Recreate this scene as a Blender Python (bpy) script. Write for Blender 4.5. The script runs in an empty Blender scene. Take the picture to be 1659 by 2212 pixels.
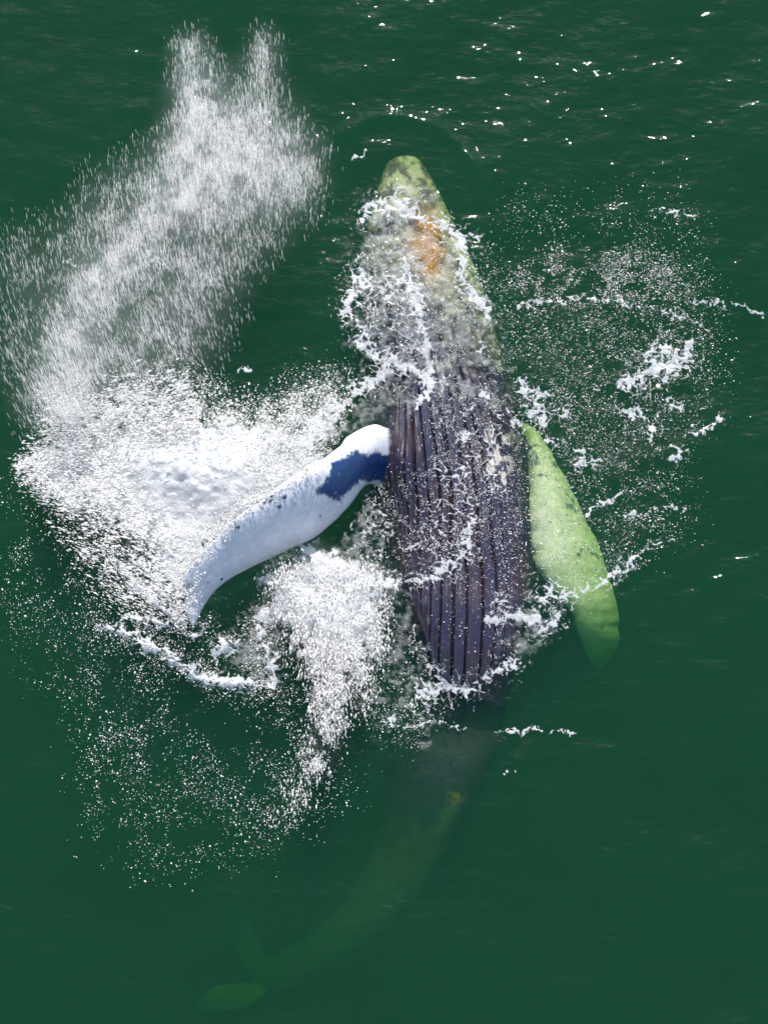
import bpy, math
import numpy as np
R = math.radians
scene = bpy.context.scene
# ---------------------------------------------------------------- camera
CAM_H = 24.0          # drone height above the water, metres
PPM = 150.0           # photograph pixels (1659 px wide view) per metre at sea level
CX, CY = 829.5, 1106.0
cam_d = bpy.data.cameras.new('camera'); cam = bpy.data.objects.new('camera', cam_d)
scene.collection.objects.link(cam); scene.camera = cam
cam.location = (0, 0, CAM_H); cam.rotation_euler = (0, 0, 0)
cam_d.sensor_fit = 'VERTICAL'; cam_d.sensor_height = 24.0
cam_d.lens = 24.0 / 2 / (2212 / PPM / 2 / CAM_H)
cam_d.clip_start = 0.1; cam_d.clip_end = 2000
# ---------------------------------------------------------------- world, sun, exposure
SUN_EL, SUN_AZ = 44.5, 6.0      # azimuth clockwise from +Y (top of the picture)
w = bpy.data.worlds.new("World"); scene.world = w; w.use_nodes = True
nt = w.node_tree; bg = nt.nodes['Background']
sky = nt.nodes.new('ShaderNodeTexSky'); sky.sky_type = 'NISHITA'; sky.sun_disc = False
sky.sun_elevation = R(SUN_EL); sky.sun_rotation = R(SUN_AZ)
nt.links.new(sky.outputs[0], bg.inputs[0]); bg.inputs[1].default_value = 0.15
sl = bpy.data.lights.new('sun', 'SUN'); sl.energy = 4.2; sl.angle = R(0.5); sl.color = (1.0, 0.96, 0.90)
sun = bpy.data.objects.new('sun', sl); scene.collection.objects.link(sun)
sun.rotation_euler = (-R(90 - SUN_EL), 0, -R(SUN_AZ)); sun.location = (0, 30, 40)
scene.view_settings.view_transform = 'Standard'; scene.view_settings.look = 'None'
scene.view_settings.exposure = 0.15; scene.view_settings.gamma = 1
scene.cycles.use_denoising = True
try: scene.cycles.denoiser = 'OPENIMAGEDENOISE'
except Exception: pass
scene.cycles.max_bounces = 6; scene.cycles.volume_bounces = 2
scene.cycles.transparent_max_bounces = 24
scene.cycles.sample_clamp_indirect = 3.0
scene.cycles.caustics_reflective = False; scene.cycles.caustics_refractive = False
rng = np.random.default_rng(7)

# ---------------------------------------------------------------- numeric helpers
def P(px, py, z=0.0):
    k = (CAM_H - z) / CAM_H / PPM
    return (np.asarray(px) - CX) * k, (CY - np.asarray(py)) * k
def _h(ix, iy, seed):
    n = (ix.astype(np.int64) * 374761393 + iy.astype(np.int64) * 668265263 + seed * 974634777) & 0xffffffff
    n = ((n ^ (n >> 13)) * 1274126177) & 0xffffffff
    n = (n ^ (n >> 16)); n = (n * 2246822519) & 0xffffffff
    return ((n ^ (n >> 15)) & 0xffffff) / float(0xffffff)
def vnoise(x, y, seed=0):
    x = np.asarray(x, float); y = np.asarray(y, float)
    ix = np.floor(x); iy = np.floor(y); fx = x - ix; fy = y - iy
    fx = fx * fx * fx * (fx * (fx * 6 - 15) + 10); fy = fy * fy * fy * (fy * (fy * 6 - 15) + 10)
    a = _h(ix, iy, seed); b = _h(ix + 1, iy, seed); c = _h(ix, iy + 1, seed); d = _h(ix + 1, iy + 1, seed)
    return (a * (1 - fx) + b * fx) * (1 - fy) + (c * (1 - fx) + d * fx) * fy
def fbm(x, y, o=4, seed=0, g=0.5):
    s = 0; a = 1; t = 0
    for i in range(o):
        s = s + a * vnoise(x * 2 ** i + 13.7 * i, y * 2 ** i - 7.1 * i, seed + i); t += a; a *= g
    return s / t
def cell(x, y, seed=0):
    ix = np.floor(x); iy = np.floor(y)
    f1 = np.full(x.shape, 9.0); f2 = np.full(x.shape, 9.0)
    for dx in (-1, 0, 1):
        for dy in (-1, 0, 1):
            gx = ix + dx; gy = iy + dy
            d = np.hypot(gx + _h(gx, gy, seed) - x, gy + _h(gx, gy, seed + 9) - y)
            f2 = np.where(d < f1, f1, np.minimum(f2, d)); f1 = np.minimum(f1, d)
    return f1, f2
def sstep(a, b, x):
    t = np.clip((x - a) / (b - a), 0, 1); return t * t * (3 - 2 * t)
def smooth_curve(pts, n):
    pts = np.array(pts, float); m = len(pts)
    t = np.linspace(0, m - 1, n); i = np.clip(t.astype(int), 0, m - 2); f = (t - i)[:, None]
    p0 = pts[np.maximum(i - 1, 0)]; p1 = pts[i]; p2 = pts[i + 1]; p3 = pts[np.minimum(i + 2, m - 1)]
    return 0.5 * ((2 * p1) + (-p0 + p2) * f + (2 * p0 - 5 * p1 + 4 * p2 - p3) * f ** 2 + (-p0 + 3 * p1 - 3 * p2 + p3) * f ** 3)

GR = 3  # raster pitch of the hand-drawn fields, photograph px
GX = np.arange(-150, 1809 + GR, GR, dtype=float); GY = np.arange(-150, 2362 + GR, GR, dtype=float)
FXX, FYY = np.meshgrid(GX, GY)
def blur(a, s):
    if s < 0.5: return a
    k = int(3 * s / GR) + 1; r = np.arange(-k, k + 1) * GR; g = np.exp(-r * r / (2 * s * s)); g /= g.sum()
    a = np.apply_along_axis(lambda m: np.convolve(m, g, 'same'), 0, a)
    return np.apply_along_axis(lambda m: np.convolve(m, g, 'same'), 1, a)
def poly(pts, val, b=10):
    pts = np.array(pts, float); ins = np.zeros(FXX.shape, bool); n = len(pts)
    for i in range(n):
        x1, y1 = pts[i]; x2, y2 = pts[(i + 1) % n]
        if y1 == y2: continue
        c = ((y1 > FYY) != (y2 > FYY)) & (FXX < (x2 - x1) * (FYY - y1) / (y2 - y1) + x1); ins ^= c
    return blur(ins.astype(float), b) * val
def stroke(pts, wd, val=1.0):
    pts = np.array(pts, float); wd = np.broadcast_to(np.array(wd, float), (len(pts),))
    best = np.zeros(FXX.shape)
    for i in range(len(pts) - 1):
        a = pts[i]; d = pts[i + 1] - a; L = max((d * d).sum(), 1e-6); wm = max(wd[i], wd[i + 1]) * 3
        x0 = int((min(a[0], a[0] + d[0]) - wm - GX[0]) / GR); x1 = int((max(a[0], a[0] + d[0]) + wm - GX[0]) / GR) + 1
        y0 = int((min(a[1], a[1] + d[1]) - wm - GY[0]) / GR); y1 = int((max(a[1], a[1] + d[1]) + wm - GY[0]) / GR) + 1
        x0 = max(x0, 0); y0 = max(y0, 0); s = np.s_[y0:max(y1, y0), x0:max(x1, x0)]
        t = np.clip(((FXX[s] - a[0]) * d[0] + (FYY[s] - a[1]) * d[1]) / L, 0, 1)
        q = np.hypot(FXX[s] - a[0] - t * d[0], FYY[s] - a[1] - t * d[1]); ww = wd[i] + (wd[i + 1] - wd[i]) * t
        best[s] = np.maximum(best[s], np.exp(-(q / ww) ** 2))
    return best * val
def fmax(*f):
    r = f[0]
    for g in f[1:]: r = np.maximum(r, g)
    return r
def look(field, px, py):
    u = np.clip((px - GX[0]) / GR, 0, len(GX) - 1.001); v = np.clip((py - GY[0]) / GR, 0, len(GY) - 1.001)
    i = u.astype(int); j = v.astype(int); fu = u - i; fv = v - j
    return (field[j, i] * (1 - fu) + field[j, i + 1] * fu) * (1 - fv) + (field[j + 1, i] * (1 - fu) + field[j + 1, i + 1] * fu) * fv

def mesh_obj(name, V, F, mat, smooth=True, parent=None, attrs=None, **tags):
    V = np.ascontiguousarray(V, dtype=np.float32); F = np.ascontiguousarray(F, dtype=np.int32)
    me = bpy.data.meshes.new(name); k = F.shape[1]
    me.vertices.add(len(V)); me.vertices.foreach_set('co', V.ravel())
    me.loops.add(F.size); me.loops.foreach_set('vertex_index', F.ravel())
    me.polygons.add(len(F)); me.polygons.foreach_set('loop_start', np.arange(0, F.size, k, dtype=np.int32))
    me.polygons.foreach_set('loop_total', np.full(len(F), k, dtype=np.int32))
    me.polygons.foreach_set('use_smooth', np.full(len(F), smooth, dtype=bool))
    me.update(calc_edges=True)
    if attrs:
        for an, av in attrs.items():
            if av.ndim == 2:
                a = me.attributes.new(an, 'FLOAT_COLOR', 'POINT')
                a.data.foreach_set('color', np.ascontiguousarray(np.c_[av, np.ones(len(av))], dtype=np.float32).ravel())
            else:
                a = me.attributes.new(an, 'FLOAT', 'POINT'); a.data.foreach_set('value', np.ascontiguousarray(av, dtype=np.float32))
    me.materials.append(mat)
    o = bpy.data.objects.new(name, me); scene.collection.objects.link(o); o.parent = parent
    for kk, vv in tags.items(): o[kk] = vv
    return o

# ---------------------------------------------------------------- materials
def newmat(name):
    m = bpy.data.materials.new(name); m.use_nodes = True; n = m.node_tree; n.nodes.clear()
    return m, n.nodes, n.links, n.nodes.new('ShaderNodeOutputMaterial')
def nd(N, t, **kw):
    x = N.new(t)
    for k, v in kw.items():
        if k in x.inputs.keys(): x.inputs[k].default_value = v
        else: setattr(x, k, v)
    return x
def math_n(N, L, op, a, b=None):
    x = N.new('ShaderNodeMath'); x.operation = op
    for i, v in enumerate((a, b)):
        if v is None: continue
        if isinstance(v, (int, float)): x.inputs[i].default_value = v
        else: L.new(v, x.inputs[i])
    return x.outputs[0]

def water_mat():
    m, N, L, out = newmat('sea_water')
    tc = N.new('ShaderNodeTexCoord')
    ag = nd(N, 'ShaderNodeAttribute', attribute_name='agit')
    def noise(scale, detail, rough=0.55, sx=1, sy=1):
        mp = N.new('ShaderNodeMapping'); mp.inputs['Scale'].default_value = (sx, sy, 1); L.new(tc.outputs['Object'], mp.inputs[0])
        n = nd(N, 'ShaderNodeTexNoise', Scale=scale, Detail=detail, Roughness=rough); L.new(mp.outputs[0], n.inputs['Vector']); return n.outputs['Fac']
    b1 = nd(N, 'ShaderNodeBump', Distance=0.083, Strength=1.0); L.new(noise(2.2, 3, 0.5, 0.7, 1.35), b1.inputs['Height'])
    b1b = nd(N, 'ShaderNodeBump', Distance=0.016, Strength=0.8); L.new(noise(7.5, 2, 0.5, 0.8, 1.25), b1b.inputs['Height']); L.new(b1.outputs[0], b1b.inputs['Normal'])
    b2 = N.new('ShaderNodeBump'); b2.inputs['Distance'].default_value = 0.022
    L.new(noise(19, 1, 0.5, 0.8, 1.3), b2.inputs['Height'])
    L.new(ag.outputs['Fac'], b2.inputs['Strength']); L.new(b1b.outputs[0], b2.inputs['Normal'])
    gl = nd(N, 'ShaderNodeBsdfGlossy', Roughness=0.035); L.new(b2.outputs[0], gl.inputs['Normal'])
    tr = N.new('ShaderNodeBsdfTransparent')
    lw = nd(N, 'ShaderNodeLayerWeight', Blend=0.5); L.new(b2.outputs[0], lw.inputs['Normal'])
    f = math_n(N, L, 'POWER', lw.outputs['Facing'], 5.0); f = math_n(N, L, 'MULTIPLY', f, 0.98); f = math_n(N, L, 'ADD', f, 0.024)
    mx = N.new('ShaderNodeMixShader'); L.new(f, mx.inputs[0]); L.new(tr.outputs[0], mx.inputs[1]); L.new(gl.outputs[0], mx.inputs[2])
    L.new(mx.outputs[0], out.inputs['Surface'])
    # body of the sea: sigma_s + sigma_a per channel (1/m)
    ss = (0.025, 0.116, 0.124); sa = (0.70, 0.37, 1.05)
    ms = max(ss); sc = nd(N, 'ShaderNodeVolumeScatter', Density=ms); sc.inputs['Color'].default_value = (ss[0] / ms, ss[1] / ms, ss[2] / ms, 1)
    ma = max(sa); ab = nd(N, 'ShaderNodeVolumeAbsorption', Density=ma); ab.inputs['Color'].default_value = (1 - sa[0] / ma, 1 - sa[1] / ma, 1 - sa[2] / ma, 1)
    ad = N.new('ShaderNodeAddShader'); L.new(sc.outputs[0], ad.inputs[0]); L.new(ab.outputs[0], ad.inputs[1]); L.new(ad.outputs[0], out.inputs['Volume'])
    return m
def foam_mat(name, alpha=1.0, col=(0.86, 0.87, 0.88), transl=0.35, bump=0.5, scatter=False, cover=False, bright=.68):
    m, N, L, out = newmat(name)
    tc = N.new('ShaderNodeTexCoord')
    n = nd(N, 'ShaderNodeTexNoise', Scale=38.0, Detail=3.0); L.new(tc.outputs['Object'], n.inputs['Vector'])
    b = nd(N, 'ShaderNodeBump', Strength=bump, Distance=0.03); L.new(n.outputs['Fac'], b.inputs['Height'])
    d = nd(N, 'ShaderNodeBsdfDiffuse'); d.inputs[0].default_value = (*col, 1); L.new(b.outputs[0], d.inputs['Normal'])
    t = nd(N, 'ShaderNodeBsdfTranslucent'); t.inputs[0].default_value = (*col, 1)
    g = nd(N, 'ShaderNodeBsdfGlossy', Roughness=0.25); L.new(b.outputs[0], g.inputs['Normal'])
    if scatter:   # tiny drops scatter light evenly whatever way their facets point
        cn = N.new('ShaderNodeCombineXYZ'); cn.inputs[1].default_value = 0.4; cn.inputs[2].default_value = 0.9
        L.new(cn.outputs[0], d.inputs['Normal'])
        d.inputs[0].default_value = (bright, bright, bright * 1.01, 1); t.inputs[0].default_value = (bright * .62, bright * .62, bright * .62, 1)
        ads = N.new('ShaderNodeAddShader'); L.new(d.outputs[0], ads.inputs[0]); L.new(t.outputs[0], ads.inputs[1])
    m1 = nd(N, 'ShaderNodeMixShader', ); m1.inputs[0].default_value = transl; L.new(d.outputs[0], m1.inputs[1]); L.new(t.outputs[0], m1.inputs[2])
    if scatter: m1 = ads
    m2 = nd(N, 'ShaderNodeMixShader', ); m2.inputs[0].default_value = 0.06; L.new(m1.outputs[0], m2.inputs[1]); L.new(g.outputs[0], m2.inputs[2])
    last = m2.outputs[0]
    if cover:
        ca = nd(N, 'ShaderNodeAttribute', attribute_name='cover'); tr = N.new('ShaderNodeBsdfTransparent'); m3 = N.new('ShaderNodeMixShader')
        L.new(math_n(N, L, 'MULTIPLY', ca.outputs['Fac'], alpha), m3.inputs[0]); L.new(tr.outputs[0], m3.inputs[1]); L.new(last, m3.inputs[2]); last = m3.outputs[0]
    elif alpha < 1:
        tr = N.new('ShaderNodeBsdfTransparent'); m3 = N.new('ShaderNodeMixShader'); m3.inputs[0].default_value = alpha
        L.new(tr.outputs[0], m3.inputs[1]); L.new(last, m3.inputs[2]); last = m3.outputs[0]
    L.new(last, out.inputs['Surface']); return m
def skin_mat():
    m, N, L, out = newmat('whale_skin')
    tc = N.new('ShaderNodeTexCoord')
    c = nd(N, 'ShaderNodeAttribute', attribute_name='pigment'); wet = nd(N, 'ShaderNodeAttribute', attribute_name='wet')
    n = nd(N, 'ShaderNodeTexNoise', Scale=45.0, Detail=4.0, Roughness=0.6); L.new(tc.outputs['Object'], n.inputs['Vector'])
    n2 = nd(N, 'ShaderNodeTexNoise', Scale=9.0, Detail=5.0, Roughness=0.6); L.new(tc.outputs['Object'], n2.inputs['Vector'])
    mr = nd(N, 'ShaderNodeMapRange'); mr.inputs['From Min'].default_value = 0.3; mr.inputs['From Max'].default_value = 0.7
    mr.inputs['To Min'].default_value = 0.84; mr.inputs['To Max'].default_value = 1.12; L.new(n2.outputs['Fac'], mr.inputs['Value'])
    vm = N.new('ShaderNodeVectorMath'); vm.operation = 'SCALE'; L.new(c.outputs['Color'], vm.inputs[0]); L.new(mr.outputs[0], vm.inputs['Scale'])
    bp = nd(N, 'ShaderNodeBump', Distance=0.02); L.new(n.outputs['Fac'], bp.inputs['Height']); L.new(wet.outputs['Fac'], bp.inputs['Strength'])
    p = nd(N, 'ShaderNodeBsdfPrincipled', Roughness=0.2); sb = nd(N, 'ShaderNodeAttribute', attribute_name='sunk'); L.new(math_n(N, L, 'SUBTRACT', 0.55, math_n(N, L, 'MULTIPLY', sb.outputs['Fac'], 0.55)), p.inputs['Specular IOR Level'])
    L.new(vm.outputs[0], p.inputs['Base Color']); L.new(bp.outputs[0], p.inputs['Normal'])
    L.new(p.outputs[0], out.inputs['Surface']); return m
def simple(name, col, rough=0.5):
    m, N, L, out = newmat(name)
    tc = N.new('ShaderNodeTexCoord'); n = nd(N, 'ShaderNodeTexNoise', Scale=60.0, Detail=3.0); L.new(tc.outputs['Object'], n.inputs['Vector'])
    r = N.new('ShaderNodeMixRGB'); r.inputs[1].default_value = (*[c * 0.6 for c in col], 1); r.inputs[2].default_value = (*[min(1, c * 1.4) for c in col], 1)
    L.new(n.outputs['Fac'], r.inputs[0]); p = nd(N, 'ShaderNodeBsdfPrincipled', Roughness=rough); L.new(r.outputs[0], p.inputs['Base Color'])
    L.new(p.outputs[0], out.inputs['Surface']); return m
M_water = water_mat(); M_skin = skin_mat()
M_foam = foam_mat('foam', cover=True, bump=.15); M_splash = foam_mat('splash_white', transl=0.3, cover=True, bump=.35)
M_drop = foam_mat('spray_drops', alpha=0.85, col=(0.95, 0.95, 0.95), transl=0.2, bump=0.0, scatter=True)
M_mist = foam_mat('spray_mist_drops', alpha=0.2, col=(0.93, 0.93, 0.93), transl=0.2, bump=0.0, scatter=True)
M_curtain = foam_mat('spray_curtain', alpha=0.30, col=(0.95, 0.95, 0.95), transl=0.2, bump=0.0, scatter=True)
M_streak = foam_mat('spray_streaks', alpha=0.55, bright=.8, col=(0.95, 0.95, 0.95), transl=0.2, bump=0.0, scatter=True)
M_bubble = foam_mat('bubbles_below', alpha=0.33, col=(0.8, 0.82, 0.8), transl=0.3, bump=0.3, cover=True)
M_barn = simple('barnacle_shell', (0.09, 0.09, 0.16))

# ---------------------------------------------------------------- sea surface
AGIT = np.clip(fmax(
    poly([(1070, 560), (1200, 520), (1450, 520), (1560, 620), (1640, 690), (1540, 720), (1560, 850), (1470, 950), (1480, 1120), (1350, 1260), (1180, 1290), (1120, 1000)], 0.85, 30),
    poly([(690, 480), (760, 400), (900, 380), (1010, 480), (1060, 650), (1140, 900), (1180, 1350), (1100, 1500), (820, 1560), (780, 1300), (700, 950), (730, 700)], 0.9, 30),
    poly([(480, 900), (640, 760), (800, 740), (840, 900), (700, 980)], 0.75, 25),
    poly([(40, 1050), (400, 900), (830, 1050), (820, 1400), (760, 1560), (500, 1520), (200, 1420)], 0.8, 40)), 0, 1)
WV = []
wr = np.random.default_rng(11)
for lam, amp, n in ((6.0, .05, 3), (2.6, .034, 5), (1.2, .010, 7), (0.55, .0035, 8)):
    for i in range(n):
        a = R(-62) + wr.normal(0, .5); l = lam * wr.uniform(.75, 1.3)
        WV.append((2 * math.pi / l * math.cos(a), 2 * math.pi / l * math.sin(a), wr.uniform(0, 6.28), amp * wr.uniform(.5, 1.1) / math.sqrt(n) * 1.4))
def to_px(x, y): return x * PPM + CX, CY - y * PPM
def sea(x, y):
    qx = x + 0.25 * (vnoise(x * .9, y * .9, 3) - .5); qy = y + 0.25 * (vnoise(x * .9, y * .9, 5) - .5)
    z = 0
    for kx, ky, ph, am in WV:
        s = np.sin(kx * qx + ky * qy + ph); z = z + am * (s + 0.25 * s * s)
    px, py = to_px(x, y); r = np.maximum(np.abs(x), np.abs(y))
    ag = np.where(r < 8.5, look(AGIT, px, py), 0)
    hd = np.hypot(x - .27, y - 4.2); an = np.arctan2(y - 4.2, x - .27)          # bow ring pushed up around the snout
    z = z + .07 * np.exp(-((hd - 1.28 - .25 * np.cos(an - 2.2)) / .10) ** 2) * sstep(-.1, .5, np.sin(an - .25))
    bd = np.hypot((x - 1.0) / .55, (y + .1)) ; z = z + .012 * np.sin(bd * 2 * math.pi / .42) * np.exp(-((bd - 3.6) / .9) ** 2)
    calm = 1 - 0.5 * ag
    return z * calm * 0.78 + ag * 0.05 * (fbm(x * 5.5, y * 7.0, 3, 21) - .5), ag
def axis(lo, hi, st, far):
    c = np.arange(lo, hi + st / 2, st); e = []; d = st
    v = hi
    while v < far: d *= 1.5; v += d; e.append(v)
    e = np.array(e); return np.r_[-(e[::-1]) + (lo + hi), c, e]
ax = axis(-6.3, 6.3, .03, 500); ay = axis(-8.1, 8.1, .03, 500)
X, Y = np.meshgrid(ax, ay); Z, AG = sea(X, Y); ny, nx = X.shape
V = np.c_[X.ravel(), Y.ravel(), Z.ravel()]
I = np.arange(nx * ny).reshape(ny, nx)
F = np.c_[I[:-1, :-1].ravel(), I[:-1, 1:].ravel(), I[1:, 1:].ravel(), I[1:, :-1].ravel()]
rim = np.r_[I[0, :-1], I[:-1, -1], I[-1, :0:-1], I[:0:-1, 0]]
lowv = V[rim].copy(); lowv[:, 2] = -30; nb = len(V); k = len(rim); li = nb + np.arange(k)
S = np.c_[rim, li, np.roll(li, -1), np.roll(rim, -1)]
V = np.r_[V, lowv, [[0, 0, -30]]]; c0 = len(V) - 1
bot = np.c_[li, np.full(k, c0), np.roll(li, -1), np.roll(li, -1)]
# bottom as quads made of pairs of rim segments
bot = np.array([[li[i], c0, li[(i + 2) % k], li[(i + 1) % k]] for i in range(0, k - k % 2, 2)])
F = np.r_[F, S, bot]
mesh_obj('water', V, F, M_water, attrs={'agit': np.r_[AG.ravel() , np.zeros(k + 1)] * 0.9 + 0.10}, kind='structure')

# ---------------------------------------------------------------- whale (one continuous body mesh)
# spine: px, py, z of axis, half width (m), half height (m)
SP = [(868, 338, -.78, .02, .02), (870, 352, -.78, .22, .18), (874, 385, -.66, .36, .27), (880, 440, -.62, .52, .38),
      (890, 520, -.60, .70, .48), (905, 610, -.70, .86, .60), (925, 710, -.80, .95, .72), (945, 810, -.84, 1.02, .84),
      (965, 920, -.86, 1.08, .97), (978, 1030, -.86, 1.12, 1.06), (986, 1140, -.86, 1.12, 1.12), (990, 1250, -.88, 1.08, 1.14),
      (988, 1350, -.92, .98, 1.12), (982, 1440, -1.02, .88, 1.02), (972, 1520, -1.10, .84, .86), (957, 1610, -1.22, .76, .74),
      (932, 1700, -1.42, .66, .62), (895, 1800, -1.75, .56, .52), (845, 1900, -2.15, .47, .44), (775, 1985, -2.5, .38, .36),
      (690, 2055, -2.75, .32, .29), (600, 2100, -2.9, .26, .2), (560, 2115, -2.95, .18, .1), (540, 2120, -2.95, .02, .02)]
NS = 900
c = smooth_curve(SP, NS)
ub = R(-112), R(112)
th = np.r_[np.linspace(R(-112), R(112), 640, endpoint=False), np.linspace(R(112), R(248), 90, endpoint=False)]
NT = len(th)
zz = c[:, 2]; xx, yy = P(c[:, 0], c[:, 1], zz); hw = np.maximum(c[:, 3], .005); hh = np.maximum(c[:, 4], .005)
T = np.gradient(np.c_[xx, yy, zz], axis=0); T /= np.linalg.norm(T, axis=1)[:, None] + 1e-9
side = np.cross(T, [0, 0, 1.]); side /= np.linalg.norm(side, axis=1)[:, None]; side *= -1  # points +x when heading -y
up = np.cross(side, T); up *= np.sign(up[:, 2:3])
TH, SI = np.meshgrid(th, np.arange(NS))
pyv = c[:, 1][:, None] + 0 * TH
ct, st = np.cos(TH), np.sin(TH)
# pleats: grooves at fixed surface positions, fading in behind the chin and out at the navel
gpos = np.array([-66, -55, -45.5, -37, -29, -21, -13, -5, 3.5, 12.5, 21.5, 30, 39, 48, 57, 67, 78])
gend = np.array([1120, 1165, 1200, 1240, 1330, 1395, 1445, 1472, 1478, 1465, 1445, 1415, 1380, 1345, 1305, 1260, 1210])
gbeg = np.array([850, 830, 800, 760, 720, 700, 690, 690, 695, 690, 700, 715, 730, 745, 765, 790, 820])
grv = np.zeros_like(TH); halo = np.zeros_like(TH)
wob = R(1.1) * (fbm(pyv / 90, TH * 0, 2, 4) - .5) * 2
for i, (g, e, b) in enumerate(zip(gpos, gend, gbeg)):
    wg = R(0.62 + .22 * math.sin(i * 2.1))
    if i in (2, 3, 4):                       # gaping folds beside the flipper
        wg = wg * (1 + 4.2 * np.exp(-((pyv - 945) / 40) ** 2))
    d = TH - R(g) * (.74 + .26 * sstep(740, 1080, pyv) + .30 * sstep(1080, 1490, pyv) * (abs(g) > 10) + 0 * pyv) - wob - R(1.0) * np.sin(pyv / 130 + i)
    f = sstep(b, b + 60, pyv) * (1 - sstep(e - 45, e, pyv))
    grv = np.maximum(grv, f * np.exp(-(d / wg) ** 2)); halo = np.maximum(halo, f * np.exp(-((np.abs(d) - R(2.0)) / R(.9)) ** 2))
rough = (fbm(pyv / 20, TH * 16, 3, 8) - .5)
bulge = 0.03 * (fbm(pyv / 120, TH * 2.2, 2, 31) - .5)
fade = np.minimum(1, hw / .4)[:, None]
rad = (1 + 0) * np.ones_like(TH)
shoulder = .34 * np.exp(-((TH + R(56)) / R(24)) ** 2 - ((pyv - 985) / 78) ** 2)
disp = shoulder * .5 + (-0.080 * grv + 0.020 * halo + 0.008 * rough + bulge) * fade
# belly swells where it stands proud of the water, with a crest to the left of the middle
r_w = hw[:, None] * np.sign(st) * np.abs(st) ** 0.92 + disp * st
r_h = hh[:, None] * np.sign(ct) * np.abs(ct) ** 0.92 + disp * ct
B = np.stack([xx[:, None] + side[:, None, 0] * r_w + up[:, None, 0] * r_h,
              yy[:, None] + side[:, None, 1] * r_w + up[:, None, 1] * r_h,
              zz[:, None] + side[:, None, 2] * r_w + up[:, None, 2] * r_h], -1)
_sx = B[..., 0] * PPM + CX; _sy = CY - B[..., 1] * PPM
B[..., 2] += .40 * np.exp(-((_sx - 872) / 36) ** 2 - ((_sy - 985) / 82) ** 2) * (ct > 0)
_ln = 893 + np.clip(_sy - 1300, 0, 400) * .40 + np.clip(_sy - 1485, 0, 100) * 2.2        # fold where the belly rises clear of the water
B[..., 2] += (ct > 0) * (-.55 * sstep(0, 42, _ln - _sx) * sstep(1235, 1330, _sy) * (1 - sstep(1490, 1700, _sy))
                         + .10 * sstep(0, 30, _sx - _ln) * sstep(1230, 1330, _sy) * (1 - sstep(1400, 1480, _sy)) - .06 * sstep(1462, 1510, _sy) * (1 - sstep(1560, 2000, _sy)))
bpx, bpy_ = B[..., 0] * PPM * CAM_H / (CAM_H - B[..., 2]) + CX, CY - B[..., 1] * PPM * CAM_H / (CAM_H - B[..., 2])
# pigment
n1 = fbm(bpx / 28, bpy_ / 28, 5, 41, .6); n2 = fbm(bpx / 9, bpy_ / 9, 3, 45)
dark = np.array([.040, .040, .072]); pale = np.array([.52, .48, .42]); brown = np.array([.060, .040, .052]); rust = np.array([.50, .23, .03])
def mixc(a, b, f): return a * (1 - f[..., None]) + b * f[..., None]
PG = mixc(np.broadcast_to(dark, B.shape) * 1.0, brown, sstep(.45, .75, fbm(bpx / 60, bpy_ / 90, 3, 51)) * .6)
headf = 1 - sstep(560, 730, bpy_ + (n1 - .5) * 330 - (bpx - 900) * .55)
PG = mixc(PG, pale, headf * (.35 + .65 * sstep(.38, .6, n1)))
PG = mixc(PG, dark * 1.3, headf * sstep(.48, .62, n2 * .5 + (1 - n1) * .5) * .5)
PG = mixc(PG, rust, np.clip(np.exp(-(((bpx - 925 - (bpy_ - 520) * .12) / 30) ** 2 + ((bpy_ - 525) / 62) ** 2)) * 1.9 * (.5 + .5 * sstep(.3, .6, n1)), 0, 1))
spots = sstep(.60, .66, fbm(bpx / 16, bpy_ / 22, 3, 61)) * np.exp(-((bpx - 1075) / 35) ** 2) * sstep(900, 950, bpy_) * (1 - sstep(1090, 1120, bpy_))
PG = mixc(PG, np.array([.6, .56, .52]), np.clip(spots, 0, 1))
_x = 0
spots2 = sstep(.66, .70, fbm(bpx / 11, bpy_ / 14, 2, 67)) * (bpx > 940) * sstep(600, 650, bpy_) * (1 - sstep(760, 860, bpy_))
PG = mixc(PG, pale, np.clip(spots2, 0, 1) * .8)
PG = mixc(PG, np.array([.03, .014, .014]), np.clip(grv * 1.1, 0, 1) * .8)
tailf = sstep(1480, 1750, bpy_)
PG = mixc(PG, np.array([.05, .06, .13]), tailf)
PG = mixc(PG, np.array([.24, .23, .21]), sstep(1720, 1960, bpy_ + (n1 - .5) * 160) * .9)
PG = mixc(PG, np.array([.42, .26, .12]), np.clip(np.exp(-(((bpx - 985) / 17) ** 2 + ((bpy_ - 1725) / 20) ** 2)) * 1.2 * sstep(.3, .6, n2), 0, 1))
PG = mixc(PG, np.array([.22, .27, .26]), np.exp(-(((bpx - (1000 - (bpy_ - 1700) * .55)) / 16) ** 2)) * sstep(1730, 1750, bpy_) * (1 - sstep(1790, 1840, bpy_)) * .6)
wetm = 0.35 + .65 * sstep(.4, .62, fbm(bpx / 45, bpy_ / 45, 4, 71)) * (bpy_ < 1240 + (1000 - bpx) * .4)
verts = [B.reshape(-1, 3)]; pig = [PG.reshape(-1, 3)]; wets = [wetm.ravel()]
J = np.arange(NS * NT).reshape(NS, NT); J2 = np.roll(J, -1, 1)
faces = [np.c_[J[:-1].ravel(), J2[:-1].ravel(), J2[1:].ravel(), J[1:].ravel()]]
nv = NS * NT

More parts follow.
